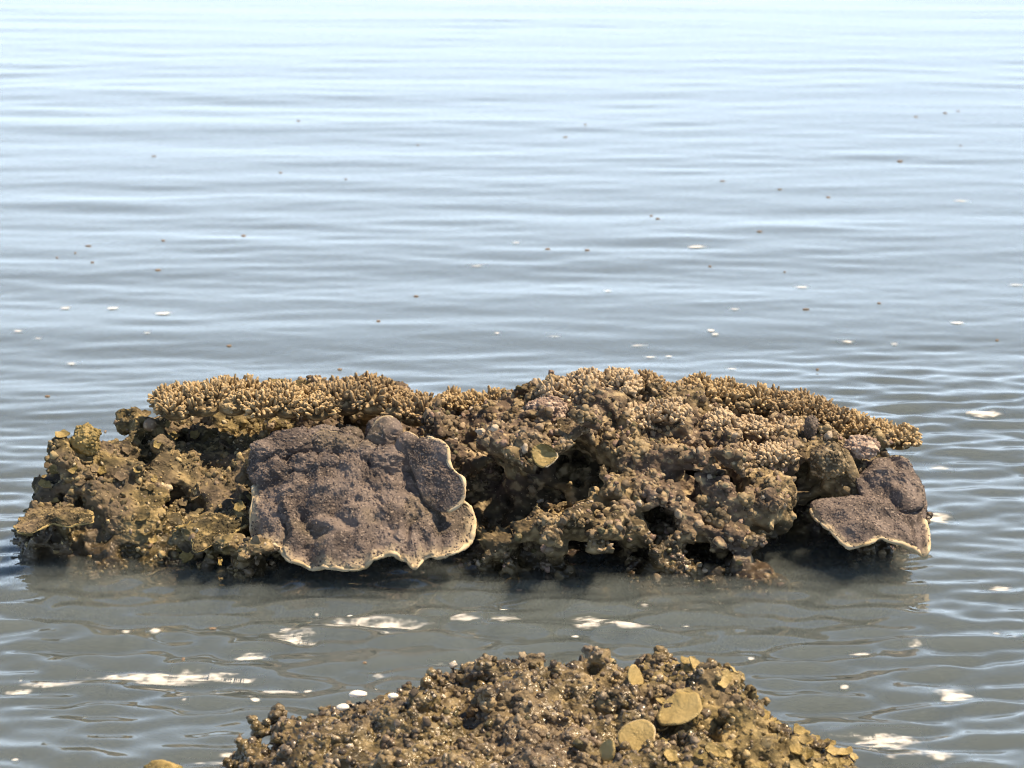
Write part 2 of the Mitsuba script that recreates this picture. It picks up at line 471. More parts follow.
BUMPS = [(at(215, 574, 5.62), (.035, .05, .018)), (at(500, 545, 5.68), (.035, .05, .05)), (at(555, 523, 5.66), (.06, .06, .025)), (at(700, 555, 5.62), (.05, .05, .035)),
         (at(87, 442, 5.96), (.04, .04, .035)), (at(60, 455, 5.90), (.03, .05, .05)), (at(562, 436, 5.84), (.085, .11, .028)), (at(600, 520, 5.68), (.07, .07, .022)), (at(222, 532, 5.72), (.075, .10, .016)), (at(690, 458, 5.78), (.06, .07, .020)), (at(440, 428, 6.0), (.05, .06, .04)),
         (at(287, 418, 6.42), (.31, .14, .058)), (at(205, 427, 6.30), (.14, .12, .044))]
main_v, main_f = make_rock(COLS, 0.00243, (-1.32, 1.14), (5.35, 6.75), (-0.32, 0.46), 0.0075, 3, BUMPS, HOLLOWS)
# the left third is yellower: split the faces between two parts of the one rock
fc = main_v[main_f].mean(1)
line = at(250, 500, 5.8)[0] + 0.10 * (meshkit.fbm(fc * 6, 3, 5) - 0.5) + 0.25 * np.clip(fc[:, 1] - 5.8, -.1, .3)


def submesh(v, f):
    used, inv = np.unique(f, return_inverse=True)
    return v[used], inv.reshape(-1, 3)


left = fc[:, 0] < line
add('coral_rock__yellow_crust', submesh(main_v, main_f[left]), 'mat_yellow_rock')
add('coral_rock__body', submesh(main_v, main_f[~left]), 'mat_rock')
tag('coral_rock', 'long knobbly reef rock overgrown with coral, standing clear of the sea in the middle', 'rock')
tag('coral_rock__yellow_crust', 'yellow-brown crusted left end of the long rock')

FCOLS = [(195, [(3, -.3), (5, -.3)])] + [
    (px, [(3.35, -.3), (3.6, z * .3), (4.0, z * .62), (yc - .22, z * .84), (yc, z), (yc + .09, z * .45), (yc + .15, -.03), (yc + .24, -.3)])
    for px, z, yc in ((235, .012, 4.32), (268, .035, 4.37), (300, .06, 4.42), (345, .09, 4.5), (430, .128, 4.55), (510, .158, 4.58), (600, .148, 4.58), (690, .162, 4.57), (745, .105, 4.53), (795, .05, 4.45), (835, .02, 4.40))
] + [(890, [(3, -.3), (5, -.3)])]
fore_v, fore_f = make_rock(FCOLS, 0.00196, (-0.66, 0.80), (3.3, 4.95), (-0.30, 0.26), 0.0066, 8, (), (), amp=(0.026, 0.024, 0.016), pits=0.06)
ff = fore_v[fore_f].mean(1)
gold = ff[:, 0] > at(640, 720, 4.4)[0] + 0.25 * (meshkit.fbm(ff * 7, 3, 9) - 0.5)
add('near_rock__body', submesh(fore_v, fore_f[~gold]), 'mat_near_rock')
add('near_rock__golden_crust', submesh(fore_v, fore_f[gold]), 'mat_yellow_rock')
tag('near_rock', 'low rounded coral rock at the bottom edge, nearest to the viewer', 'rock')
tag('near_rock__golden_crust', 'golden crusted right side of the near rock')

sm_v, sm_f = make_rock([(138, [(3, -.3), (5, -.3)]), (172, [(3.9, -.3), (4.1, .04), (4.36, .062), (4.42, -.1), (4.5, -.3)]), (205, [(3.9, -.3), (4.1, .03), (4.36, .040), (4.42, -.1), (4.5, -.3)]), (236, [(3, -.3), (5, -.3)])],
                       0.00196, (-0.78, -0.52), (3.8, 4.6), (-.3, .12), 0.006, 21, (), (), amp=(.006, .010, .006), pits=0.02)
add('small_rock', (sm_v, sm_f), 'mat_gold_plate')
tag('small_rock', 'small yellow rock tip breaking the water at the bottom edge, left of the near rock', 'rock')


def surface(px, py, v, lift=0.0):
    """the point of a rock's surface seen from the shore in that direction, lifted towards the shore"""
    fwd, up = np.array([0, math.cos(p_), -math.sin(p_)]), np.array([0, math.sin(p_), math.cos(p_)])
    q = v - [0, 0, CAM_H]
    z = q @ fwd
    d = np.hypot(512 + FPX * q[:, 0] / z - px, 384 - FPX * (q @ up) / z - py)
    near = d < 5
    return at(px, py, (v[near, 1].min() if near.any() else v[d.argmin(), 1]) - lift)


# ---------------------------------------------------------------- knobs and nubs of coral growth
def knob_template(seed, n=12, r=0.42):
    """a clump of rounded stubs about one unit across"""
    rng = np.random.default_rng(seed)
    s = trimesh.creation.icosphere(1)
    parts = [(s.vertices * [0.7, 0.7, 0.6], s.faces)]
    for i in range(n):
        d = rng.normal(size=3); d[2] = abs(d[2]) * 0.9 + 0.05; d /= np.linalg.norm(d)
        q = s.vertices * rng.uniform(0.75, 1.15) * r
        q = q * (1 + 0.45 * (meshkit.noise(q * 5 + i, seed) - 0.5) + 0.25 * (rng.random(len(q)) - 0.5))[:, None] * rng.uniform(0.75, 1.2, 3)
        parts.append((q + d * rng.uniform(0.55, 0.85), s.faces))
    return joined(parts)


KNOBS = [knob_template(100 + i, 9 + i % 4, 0.36 + 0.03 * (i % 3)) for i in range(6)]
knob_ply = {}


def place(key, k, m, p, n, size, rng, squash=1.0):
    fr = frames(n[None], rng)[0] * size
    M = np.eye(4); M[:3, :3] = fr @ np.diag([1, 1, squash]); M[:3, 3] = p
    if (k, m) not in knob_ply:
        knob_ply[k, m] = mikit.ply(KNOBS[k], m, smooth=True)
    scene[key] = {**knob_ply[k, m], 'to_world': T(M.tolist())}


def spread(p, n, rad):
    """thin a sample so that no two points are nearer than rad"""
    from scipy.spatial import cKDTree
    t = cKDTree(p)
    ok = np.ones(len(p), bool)
    for i in range(len(p)):
        if ok[i]:
            for j in t.query_ball_point(p[i], rad):
                if j > i: ok[j] = False
    return p[ok], n[ok]


def knobs(host, v, f, count, keep, rng, size, mats, rad):
    p, n = sample(v, f, count * 6, rng, keep)
    p, n = spread(p, n, rad)
    for i in range(min(count, len(p))):
        s = rng.uniform(*size)
        d = n[i] + [0, 0, 0.35]
        place(f'{host}__knob' + (f'_{i:03d}' if i else ''), int(rng.integers(6)), mats[int(rng.integers(len(mats)))], p[i] - n[i] * s * 0.35, d, s, rng)
    return min(count, len(p))


def bumps_at(p, n, rng, size):
    s = trimesh.creation.icosahedron()
    fr = frames(n, rng)
    sz = rng.uniform(*size, len(p))
    q = np.einsum('kij,vj->kvi', fr * sz[:, None, None], s.vertices) + p[:, None]
    fs = s.faces[None] + (np.arange(len(p)) * len(s.vertices))[:, None, None]
    return q.reshape(-1, 3), fs.reshape(-1, 3)


PALETTES = {
    'tan': [(.10, .075, .048), (.17, .13, .085), (.25, .195, .125), (.33, .26, .18), (.24, .17, .135), (.13, .115, .06), (.46, .39, .30), (.055, .045, .032)],
    'yellow': [(.10, .080, .042), (.18, .14, .072), (.26, .20, .105), (.38, .30, .16), (.12, .10, .055), (.20, .155, .11), (.48, .41, .28), (.05, .044, .025)],
    'grey': [(.085, .07, .055), (.14, .115, .088), (.20, .165, .125), (.29, .24, .17), (.18, .14, .095), (.10, .09, .05), (.52, .47, .40), (.045, .038, .03)]}


def nubs(key, v, f, count, keep, rng, size, palette, mat='mat_nub', squash=(0.7, 1.5)):
    """small irregular bits of growth scattered over a rock, one part of it"""
    p, n = sample(v, f, count, rng, keep)
    s = trimesh.creation.icosphere(1)
    fr = frames(n + rng.normal(size=n.shape) * 0.5 + [0, 0, 0.2], rng)
    k = len(p)
    sz = size[0] * (size[1] / size[0]) ** (rng.random(k) ** 1.7)
    sc = np.stack([sz * rng.uniform(0.65, 1.35, k), sz * rng.uniform(0.65, 1.35, k), sz * rng.uniform(*squash, k)], 1)
    sh = np.array([s.vertices * (1 + 0.55 * (rng.random((42, 1)) - 0.5)) for _ in range(24)])[rng.integers(24, size=k)]
    q = np.einsum('kij,kvj->kvi', fr * sc[:, None, :], sh) + p[:, None]
    fs = s.faces[None] + (np.arange(k) * 42)[:, None, None]
    w = np.array([.2, .24, .2, .12, .1, .07, .03, .04])
    pal = np.array(PALETTES[palette])
    where = meshkit.fbm(p * 12, 2, 61)
    pick = np.clip((rng.choice(8, k, p=w / w.sum())), 0, 7)
    col = pal[pick] * (0.55 + 0.8 * where)[:, None]
    add(key, (q.reshape(-1, 3), fs.reshape(-1, 3)), mat, smooth=True, color=np.repeat(col, 42, 0))
    tag(key, kind='stuff')


def clear(p):
    """away from the hollows"""
    ok = np.ones(len(p), bool)
    for c, r in HOLLOWS:
        ok &= (((p - c) / (np.asarray(r) + 0.004)) ** 2).sum(1) > 1
    return ok


rng = np.random.default_rng(5)
xm = at(480, 500, 5.75)[0]
patch = lambda p, sc, sd: meshkit.fbm(p * sc, 3, sd)
knobs('coral_rock', main_v, main_f, 290, lambda p, n: clear(p) & (p[:, 2] > 0.0) & (p[:, 0] > xm) & (n[:, 2] > -0.1) & (n[:, 1] < 0.5) & (patch(p, 9, 31) > 0.42), rng, (0.012, 0.028), ['mat_knob', 'mat_knob', 'mat_rock'], 0.026)
nubs('coral_rock__nubs', main_v, main_f, 11500, lambda p, n: clear(p) & (p[:, 2] > -0.03) & (p[:, 0] > at(250, 500, 5.8)[0]) & (n[:, 2] > -0.4), rng, (0.0026, 0.0105), 'tan')
nubs('coral_rock__crust_nubs', main_v, main_f, 10000, lambda p, n: (p[:, 2] > -0.03) & (p[:, 0] < at(260, 500, 5.8)[0]) & (n[:, 2] > -0.4) & (patch(p, 8, 33) > 0.36), rng, (0.0022, 0.0090), 'yellow')
knobs('near_rock', fore_v, fore_f, 240, lambda p, n: (p[:, 2] > 0.0) & (p[:, 1] > 4.1) & (patch(p, 10, 41) > 0.42), rng, (0.009, 0.026), ['mat_knob', 'mat_near_rock', 'mat_near_rock'], 0.022)
gx0 = at(640, 720, 4.4)[0]
nubs('near_rock__nubs', fore_v, fore_f, 6000, lambda p, n: (p[:, 2] > -0.03) & (p[:, 1] > 3.7) & (p[:, 0] < gx0 + 0.12), rng, (0.0026, 0.0085), 'grey', 'mat_wet_nub')
nubs('near_rock__golden_nubs', fore_v, fore_f, 3600, lambda p, n: (p[:, 2] > -0.03) & (p[:, 1] > 3.7) & (p[:, 0] > gx0 - 0.05), rng, (0.0026, 0.0085), 'yellow', 'mat_wet_nub')


# ---------------------------------------------------------------- plate corals
def closed_curve(pts, n):
    pts = np.asarray(pts, float)
    q = np.vstack([pts, pts[:1]])
    t = np.concatenate([[0], np.cumsum(np.linalg.norm(np.diff(q, axis=0), axis=1))])
    return CubicSpline(t, q, bc_type='periodic')(np.linspace(0, t[-1], n, endpoint=False))


def tube(points, radius, sides=7, closed=False):
    p = np.asarray(points)
    t = np.roll(p, -1, 0) - np.roll(p, 1, 0) if closed else np.gradient(p, axis=0)
    t /= np.linalg.norm(t, axis=1, keepdims=True) + 1e-12
    up = np.array([0.05, -0.3, 1.0])
    a = np.cross(t, up); a /= np.linalg.norm(a, axis=1, keepdims=True) + 1e-12
    b = np.cross(t, a)
    ang = np.arange(sides) * 2 * np.pi / sides
    r = np.broadcast_to(radius, (len(p),))[:, None, None]
    v = p[:, None] + r * (np.cos(ang)[None, :, None] * a[:, None] + np.sin(ang)[None, :, None] * b[:, None])
    m = len(p) if closed else len(p) - 1
    i, j = np.meshgrid(np.arange(m), np.arange(sides), indexing='ij')
    i2 = (i + 1) % len(p)
    q = np.stack([i * sides + j, i * sides + (j + 1) % sides, i2 * sides + (j + 1) % sides, i2 * sides + j], -1).reshape(-1, 4)
    f = np.vstack([q[:, [0, 1, 2]], q[:, [0, 2, 3]]])
    v = v.reshape(-1, 3)
    if not closed:
        n = len(v); v = np.vstack([v, p[0], p[-1]])
        k = np.arange(sides)
        f = np.vstack([f, np.stack([k * 0 + n, (k + 1) % sides, k], 1), np.stack([k * 0 + n + 1, n - sides + k, n - sides + (k + 1) % sides], 1)])
    return v, f


def plate(key, centre, rim, mat, seed, thick=0.010, bulge=0.02, out=(0, -0.75, 0.66), rough=0.008, folds=0.0, nr=None, na=None, rim_range=(0, 1), rim_r=0.0045, rim_mat='mat_rim', jag=0.07):
    """a plate that grows from its centre to an outline of points in the place; key__blade and key__rim"""
    curve0 = np.asarray(rim, float)
    size = np.ptp(curve0, axis=0).max()
    na = na or int(np.clip(size * 2.6 / 0.0045, 36, 320))
    nr = nr or int(np.clip(size * 0.5 / 0.0045, 8, 90))
    c = closed_curve(rim, na)
    rad = c - centre
    c = centre + rad * (1 + jag * 2 * (meshkit.fbm(c * 22 + seed, 3, seed + 7) - 0.5))[:, None]
    out = np.asarray(out, float); out /= np.linalg.norm(out)
    r = np.linspace(0, 1, nr + 1)[1:]
    g = centre + (c - centre)[None] * r[:, None, None]
    ang = np.arange(na) / na * 2 * np.pi
    A, R = np.broadcast_to(ang, (nr, na)), np.broadcast_to(r[:, None], (nr, na))
    d = bulge * (1 - R ** 2)
    if folds:
        d = d + folds * R ** 0.7 * (meshkit.fbm(np.stack([g[..., 0] * 24 + 2 * meshkit.noise(g * 14, seed + 9), 0 * R + seed, g[..., 2] * 5], -1), 2, seed) - 0.5) * 2.6
    d = d + rough * 2.0 * (meshkit.fbm(g * 28, 3, seed + 1) - 0.5) * (1 - 0.6 * R ** 4) + 0.3 * rough * (meshkit.noise(g * 190, seed + 2) - 0.5)
    top = g + out * d[..., None]
    wav = rough * 0.6 * (meshkit.fbm(c * 45, 2, seed + 3) - 0.5)
    top[-1] += np.outer(wav, out)
    mid = centre + out * bulge
    bot = top - out * (thick * (1 - 0.35 * R ** 3))[..., None]
    v = np.vstack([[mid], top.reshape(-1, 3), [mid - out * thick], bot.reshape(-1, 3)])
    n1 = 1 + nr * na
    k = np.arange(na); k2 = (k + 1) % na
    i, j = np.meshgrid(np.arange(nr - 1), k, indexing='ij'); j2 = (j + 1) % na
    q = np.stack([1 + i * na + j, 1 + (i + 1) * na + j, 1 + (i + 1) * na + j2, 1 + i * na + j2], -1).reshape(-1, 4)
    ft = np.vstack([np.stack([0 * k, 1 + k, 1 + k2], 1), q[:, [0, 1, 2]], q[:, [0, 2, 3]]])
    fb = ft[:, ::-1] + n1
    e = 1 + (nr - 1) * na
    fs = np.vstack([np.stack([e + k, n1 + e + k, n1 + e + k2], 1), np.stack([e + k, n1 + e + k2, e + k2], 1)])
    f = np.vstack([ft, fb, fs])
    area = np.cross(top[-1] - centre, np.roll(top[-1], -1, 0) - centre).sum(0)
    if area @ out < 0: f = f[:, ::-1]
    live = np.zeros(na)
    live[np.arange(int(rim_range[0] * na), int(rim_range[1] * na)) % na] = 1
    live = ndimage.gaussian_filter1d(live, na * 0.012, mode='wrap')
    uv1 = np.vstack([[[0, 0]], np.stack([R, np.broadcast_to(live, R.shape)], -1).reshape(-1, 2)])
    add(f'{key}__blade', (v, f), mat, uv=np.vstack([uv1, uv1 * [0.5, 0]]))
    if size > 0.1:
        gp, gn = sample(v[:n1], ft if area @ out >= 0 else ft[:, ::-1], int(size * size * 9000), np.random.default_rng(seed))
        add(f'{key}__grain', bumps_at(gp, gn, np.random.default_rng(seed + 1), (0.0012, 0.0032)), mat)
        tag(f'{key}__grain', kind='stuff')
    edge = top[-1] - out * thick * 0.35
    a, b = rim_range
    if b > a:
        sel = np.arange(int(a * na), int(b * na)) % na
        rr = rim_r * np.clip(-0.05 + 1.25 * meshkit.noise(edge[sel] * 30, seed + 5) + 0.55 * meshkit.noise(edge[sel] * 110, seed + 6), 0.12, 2)
        add(f'{key}__rim', tube(edge[sel], rr, closed=(b - a) >= 1), rim_mat)
    return top


def pts(rows, y_of): return np.array([at(px, py, y_of(px, py)) for px, py in rows])


big_rows = [(268, 440), (300, 432), (330, 440), (365, 447), (400, 452), (425, 470), (445, 492), (464, 504), (473, 514), (474, 530), (466, 545), (446, 557), (422, 558), (417, 566), (402, 559), (386, 556), (360, 566), (334, 567), (309, 564), (285, 558), (280, 549), (259, 541), (251, 518), (254, 484), (248, 462), (256, 447)]
ybig = lambda px, py: 5.86 - 0.355 * np.clip((py - 432) / 134, 0, 1) + 0.05 * abs(px - 360) / 110 * (1 if px < 360 else 0.6)
plate('large_plate_coral', at(350, 440, 5.84), pts(big_rows, ybig), 'mat_plate', 51, thick=0.014, bulge=0.035, rough=0.026, folds=0.030, rim_range=(0.24, 0.90), rim_r=0.0062, jag=0.012)
tag('large_plate_coral', 'large purple-brown plate coral with a pale scalloped rim overhanging the dark hollow at the waterline', 'plate coral')


def lump(key, c, r, mat, seed, sub=4, amp=0.22, freq=1.6):
    s = trimesh.creation.icosphere(sub)
    u = s.vertices
    d = 1 + amp * 2 * (meshkit.fbm(u * freq + seed, 3, seed) - 0.5) + 0.10 * (meshkit.noise(u * 9 + seed, seed + 1) - 0.5)
    V = u * d[:, None] * np.asarray(r) + c
    thing = key if '__' in key or mat == 'mat_shell' else key + '__head'
    add(thing, (V, s.faces), mat)
    if mat != 'mat_shell' and max(r) > 0.02:
        crust = mat in ('mat_knob', 'mat_pink_knob', 'mat_gold_plate')
        gp, gn = sample(V, s.faces, int(max(r) ** 2 * (120000 if crust else 60000)), np.random.default_rng(seed))
        g = (thing if '__' in key else key) + '__grain'
        add(g, bumps_at(gp, gn, np.random.default_rng(seed + 1), (0.002, 0.0062) if crust else (0.0012, 0.0034)), mat)
        tag(g, kind='stuff')


for i_, (px, py, Y, r) in enumerate([(272, 452, 5.83, (.036, .03, .024)), (296, 444, 5.85, (.040, .03, .024)), (322, 440, 5.87, (.036, .03, .022)), (344, 447, 5.84, (.030, .028, .024)), (276, 476, 5.79, (.036, .026, .030)),
                                     (305, 466, 5.79, (.030, .022, .024)), (388, 462, 5.79, (.032, .026, .028)), (366, 455, 5.81, (.026, .022, .022)), (262, 470, 5.81, (.024, .02, .024)), (330, 466, 5.79, (.028, .02, .022))]):
    lump('large_plate_coral__lobe' + (f'_{i_:03d}' if i_ else ''), at(px, py, Y - 0.032), np.asarray(r) * 1.45, 'mat_plate', 61 + i_, amp=.30, freq=2.0)

ear_rows = [(416, 440), (434, 437), (447, 446), (450, 464), (459, 474), (465, 487), (462, 502), (446, 511), (430, 506), (420, 490), (412, 470), (408, 452)]
year = lambda px, py: 5.765 - 0.10 * (py - 437) / 75 - 0.06 * (px - 410) / 50
plate('small_lobed_plate_coral', at(432, 476, 5.71), pts(ear_rows, year), 'mat_plate', 71, thick=0.012, bulge=0.018, out=(0.15, -0.85, 0.5), rough=0.012, rim_range=(0.06, 0.56), rim_r=0.0050)
tag('small_lobed_plate_coral', 'upright ear-shaped purple-brown plate coral with pale edge above the right end of the large plate', 'plate coral')

for i_, (rows_, c_, y0_) in enumerate([([(366, 440), (374, 424), (388, 416), (398, 420), (402, 436), (392, 450), (376, 452)], (385, 438), 5.80),
                                    ([(396, 440), (404, 432), (416, 434), (420, 450), (416, 468), (402, 470), (395, 456)], (407, 452), 5.77),
                                    ([(302, 452), (312, 436), (332, 430), (348, 436), (352, 452), (332, 460), (312, 460)], (328, 446), 5.81)]):
    plate('large_plate_coral__ruffle' + (f'_{i_:03d}' if i_ else ''), at(*c_, y0_ - 0.015), pts(rows_, lambda px, py: y0_ - 0.02 * (py - 430) / 30), 'mat_plate', 140 + i_, thick=0.014, bulge=0.020, out=(0, -0.8, 0.6), rough=0.018, jag=0.14, rim_range=(0.15, 0.38), rim_r=0.0022)

lump('grey_knoll_coral', at(384, 432, 5.92), (.045, .045, .038), 'mat_plate', 66)
tag('grey_knoll_coral', 'rounded purple-grey coral knoll above the large plate, in front of the left branching thicket', 'coral')
lump('grey_knoll_coral_001', at(350, 437, 5.90), (.034, .034, .026), 'mat_plate', 67)
tag('grey_knoll_coral_001', 'small rounded grey coral head left of the taller purple-grey knoll above the large plate', 'coral')

right_rows = [(812, 503), (824, 500), (850, 496), (880, 488), (905, 490), (921, 496), (925, 520), (929, 541), (924, 553), (912, 546), (898, 542), (880, 540), (868, 545), (857, 547), (836, 536), (820, 522), (812, 512)]
yright = lambda px, py: 5.84 - 0.25 * np.clip((py - 490) / 60, 0, 1) + 0.03 * abs(px - 870) / 60
plate('right_plate_coral', at(872, 505, 5.78), pts(right_rows, yright), 'mat_plate', 81, thick=0.013, bulge=0.038, rough=0.014, folds=0.022, jag=0.03, rim_range=(0.42, 0.98), rim_r=0.0055)
tag('right_plate_coral', 'purple-brown plate coral with pale lower rim over the water at the right end', 'plate coral')
slab_rows = [(836, 450), (844, 448), (850, 453), (856, 466), (859, 478), (856, 484), (850, 478), (842, 464)]
plate('leaning_slab_coral', at(849, 465, 5.855), pts(slab_rows, lambda px, py: 5.87 - 0.03 * (py - 448) / 30), 'mat_knob', 83, thick=0.02, bulge=0.004, out=(-0.1, -0.9, 0.4), rough=0.004, rim_range=(0, 0))
tag('leaning_slab_coral', 'flat grey-tan coral slab leaning above the right plate coral', 'coral')
lump('pink_knob_coral', at(862, 447, 5.90), (.040, .04, .026), 'mat_pink_knob', 84, freq=2.5)
tag('pink_knob_coral', 'rounded pinkish coral head at the right end of the long rock, above the leaning slab', 'coral')
lump('grey_cone_coral', at(811, 427, 5.97), (.018, .02, .03), 'mat_plate', 85, sub=3)
tag('grey_cone_coral', 'small dark grey cone of coral at the foot of the right branching thicket', 'coral')
plate('brown_shoulder_coral', at(886, 474, 5.85), pts([(858, 466), (872, 456), (892, 457), (908, 468), (920, 484), (925, 506), (902, 514), (872, 506), (856, 486)], lambda px, py: 5.92 - 0.16 * (py - 456) / 54), 'mat_plate', 86, thick=0.02, bulge=0.03, rough=0.022, folds=0.026, jag=0.08, rim_range=(0.02, 0.3), rim_r=0.003)
tag('brown_shoulder_coral', 'brown coral shoulder rising behind the right plate coral', 'coral')
lump('tan_knob_coral', at(828, 462, 5.86), (.042, .04, .045), 'mat_knob', 87, amp=.3, freq=2)
tag('tan_knob_coral', 'tan coral knob left of the leaning slab', 'coral')

cup_rows = [(534, 446), (545, 444), (554, 450), (558, 457), (552, 464), (542, 467), (535, 462), (532, 454)]
ycup = surface(545, 444, main_v)[1] - 0.03
plate('yellow_cup_coral', at(545, 450, ycup - 0.012), pts(cup_rows, lambda px, py: ycup - 0.035 * (py - 437) / 32), 'mat_gold_plate', 91, thick=0.008, bulge=-0.010, rough=0.008, folds=0.010, jag=0.12, rim_range=(0.36, 0.66), rim_r=0.003)
tag('yellow_cup_coral', 'small yellow cup-shaped plate coral with pale lip above the central dark hollow', 'plate coral')
tan_rows = [(546, 430), (556, 423), (572, 421), (584, 424), (583, 432), (568, 436), (553, 437)]
plate('tan_shelf_coral', at(565, 429, 5.87), pts(tan_rows, lambda px, py: 5.90 - 0.06 * (py - 421) / 16), 'mat_knob', 92, thick=0.009, bulge=0.004, rough=0.005, rim_range=(0.4, 0.98), rim_r=0.0035)
tag('tan_shelf_coral', 'thin tan shelf of coral just above the yellow cup coral', 'plate coral')
lump('pale_lumpy_coral', at(548, 409, 6.02), (.050, .045, .027), 'mat_pink_knob', 93, amp=.3, freq=2.6)
tag('pale_lumpy_coral', 'pale pinkish lumpy coral head left of the highest knobbly crest', 'coral')

# the ledges of the yellow left end
L = lambda rows, y0, y1: pts([(a, b) for a, b in rows], lambda px, py: np.interp(py, [min(r[1] for r in rows), max(r[1] for r in rows)], [y0, y1]))
led = [(188, 530), (205, 518), (230, 510), (248, 508), (256, 520), (247, 527), (232, 532), (215, 541), (196, 548), (189, 542)]
plate('gold_ledge_coral', at(222, 522, 5.71), L(led, 5.80, 5.60), 'mat_yellow_rock', 95, thick=0.010, bulge=0.008, rough=0.020, rim_range=(0.48, 0.95), rim_r=0.0032, rim_mat='mat_disc', jag=0.32, folds=0.016)
tag('gold_ledge_coral', 'golden ledge of plate coral over the dark hollow just left of the large plate', 'plate coral')
led = [(20, 520), (30, 510), (50, 504), (75, 506), (92, 514), (88, 521), (66, 524), (50, 523), (34, 529), (22, 531)]
plate('gold_ledge_coral_001', at(54, 514, 5.70), L(led, 5.80, 5.62), 'mat_yellow_rock', 96, thick=0.010, bulge=0.008, rough=0.020, rim_range=(0.4, 0.98), rim_r=0.0032, rim_mat='mat_disc', jag=0.32, folds=0.016)
tag('gold_ledge_coral_001', 'golden ledge of plate coral at the far left end of the long rock', 'plate coral')
lump('yellow_knoll_coral', at(86, 440, 5.93), (.035, .035, .036), 'mat_gold_plate', 98, amp=.35, freq=2.2)
tag('yellow_knoll_coral', 'yellow coral knoll crowning the left end of the long rock', 'coral')
lump('brown_ball_coral', at(150, 425, 6.08), (.017, .017, .017), 'mat_knob', 99, sub=3, amp=.1)
tag('brown_ball_coral', 'small round brown coral ball on the skyline of the left end', 'coral')

# foliose flakes: small thin plates standing all over the yellow crusts, parts of their rocks
def flake_mesh(seed, n=18):
    r_ = np.random.default_rng(seed)
    a = np.linspace(0, 2 * np.pi, n, endpoint=False)
    rad = 1 + 0.25 * np.sin(a * 2 + r_.uniform(0, 6)) * r_.random() + 0.12 * np.sin(a * 5 + r_.uniform(0, 6))
    ring = np.stack([np.cos(a) * rad, np.sin(a) * rad * 0.75, 0.22 * rad ** 2 + 0.1 * np.sin(a * 3 + r_.uniform(0, 6))], 1)
    mid = ring * [0.5, 0.5, 0.25]
    t = np.array([0, 0, 0.13])
    v = np.vstack([[[0, 0, 0]], mid, ring, ring - t, mid - t, [-t]])
    k = np.arange(n); k2 = (k + 1) % n
    o = [1, 1 + n, 1 + 2 * n, 1 + 3 * n]
    f = [np.stack([0 * k, o[0] + k, o[0] + k2], 1)]
    for p, q in zip(o[:-1], o[1:]):
        f += [np.stack([p + k, q + k, q + k2], 1), np.stack([p + k, q + k2, p + k2], 1)]
    f.append(np.stack([o[3] + k, k * 0 + len(v) - 1, o[3] + k2], 1))
    return v, np.vstack(f)


FLAKES = [flake_mesh(300 + i) for i in range(5)]
flake_ply = {}


def flakes(host, v, f, count, keep, rng, size, mats, rad, name='flake'):
    p, n = sample(v, f, count * 6, rng, keep)
    p, n = spread(p, n, rad)
    for i in range(min(count, len(p))):
        s = rng.uniform(*size)
        d = n[i] * 0.5 + [rng.normal() * .35, -0.35 + rng.normal() * .3, 0.75]
        k, m = int(rng.integers(5)), mats[int(rng.integers(len(mats)))]
        fr = frames(d[None], rng)[0] * s
        M = np.eye(4); M[:3, :3] = fr; M[:3, 3] = p[i] + n[i] * s * 0.3
        if (k, m) not in flake_ply: flake_ply[k, m] = mikit.ply(FLAKES[k], m, smooth=40)
        scene[f'{host}__{name}' + (f'_{i:03d}' if i else '')] = {**flake_ply[k, m], 'to_world': T(M.tolist())}


rng = np.random.default_rng(17)
flakes('coral_rock', main_v, main_f, 95, lambda p, n: (p[:, 2] > 0.02) & (p[:, 0] < at(250, 500, 5.8)[0]) & (n[:, 1] < 0.4) & (patch(p, 7, 51) > 0.45), rng, (0.010, 0.024), ['mat_gold_plate', 'mat_yellow_rock', 'mat_yellow_rock'], 0.024)
flakes('near_rock', fore_v, fore_f, 260, lambda p, n: (p[:, 2] > 0.0) & (p[:, 1] > 4.1) & (p[:, 0] > at(650, 720, 4.4)[0]) & (patch(p, 8, 52) > 0.40), rng, (0.009, 0.021), ['mat_gold_plate', 'mat_gold_plate', 'mat_disc', 'mat_yellow_rock'], 0.017)

# disc corals of the near rock
def disc(px, py, Y, r, tilt, seed, label, mat='mat_disc', name='disc_coral'):
    key = numbered(name)
    c = surface(px, py, fore_v, 0.012)
    out = np.array(tilt, float); out /= np.linalg.norm(out)
    e1 = np.cross(out, [0, 0, 1.0]); e1 /= np.linalg.norm(e1); e2 = np.cross(out, e1)
    r_ = np.random.default_rng(seed)
    a = np.linspace(0, 2 * np.pi, 12, endpoint=False)
    rad = r * (1 + r_.uniform(-0.09, 0.09, 12))
    rim = c + np.cos(a)[:, None] * rad[:, None] * e1 + np.sin(a)[:, None] * rad[:, None] * e2
    plate(key, c - out * r * 0.10, rim, mat, seed, thick=0.006, bulge=0.0, out=out, rough=0.003, rim_range=(0, 1), rim_r=0.0018, jag=0.05 if seed != 202 else 0.16, folds=0.006, rim_mat='mat_disc' if seed != 201 else 'mat_rim')
    tag(key, label, 'disc coral')


disc(637, 737, 4.335, 0.034, (-0.25, -0.62, 0.75), 201, 'round yellow-tan disc coral standing out on the near rock, the roundest of its kind')
disc(680, 709, 4.43, 0.042, (-0.45, -0.30, 0.84), 202, 'widest yellow disc coral, above and right of the round one on the near rock', 'mat_disc')
disc(606, 750, 4.32, 0.019, (-0.75, -0.6, 0.4), 203, 'small yellow disc coral left of and below the round one on the near rock')
disc(637, 678, 4.53, 0.024, (0.75, -0.45, 0.5), 204, 'upright curved yellow disc coral near the crest of the near rock')


# pale fragments on the near rock
def fragment(px, py, Y, r, seed, label):
    key = numbered('shell_fragment')
    lump(key, surface(px, py, fore_v, 0.004), r, 'mat_shell', seed, sub=2, amp=.25)
    tag(key, label, 'shell')


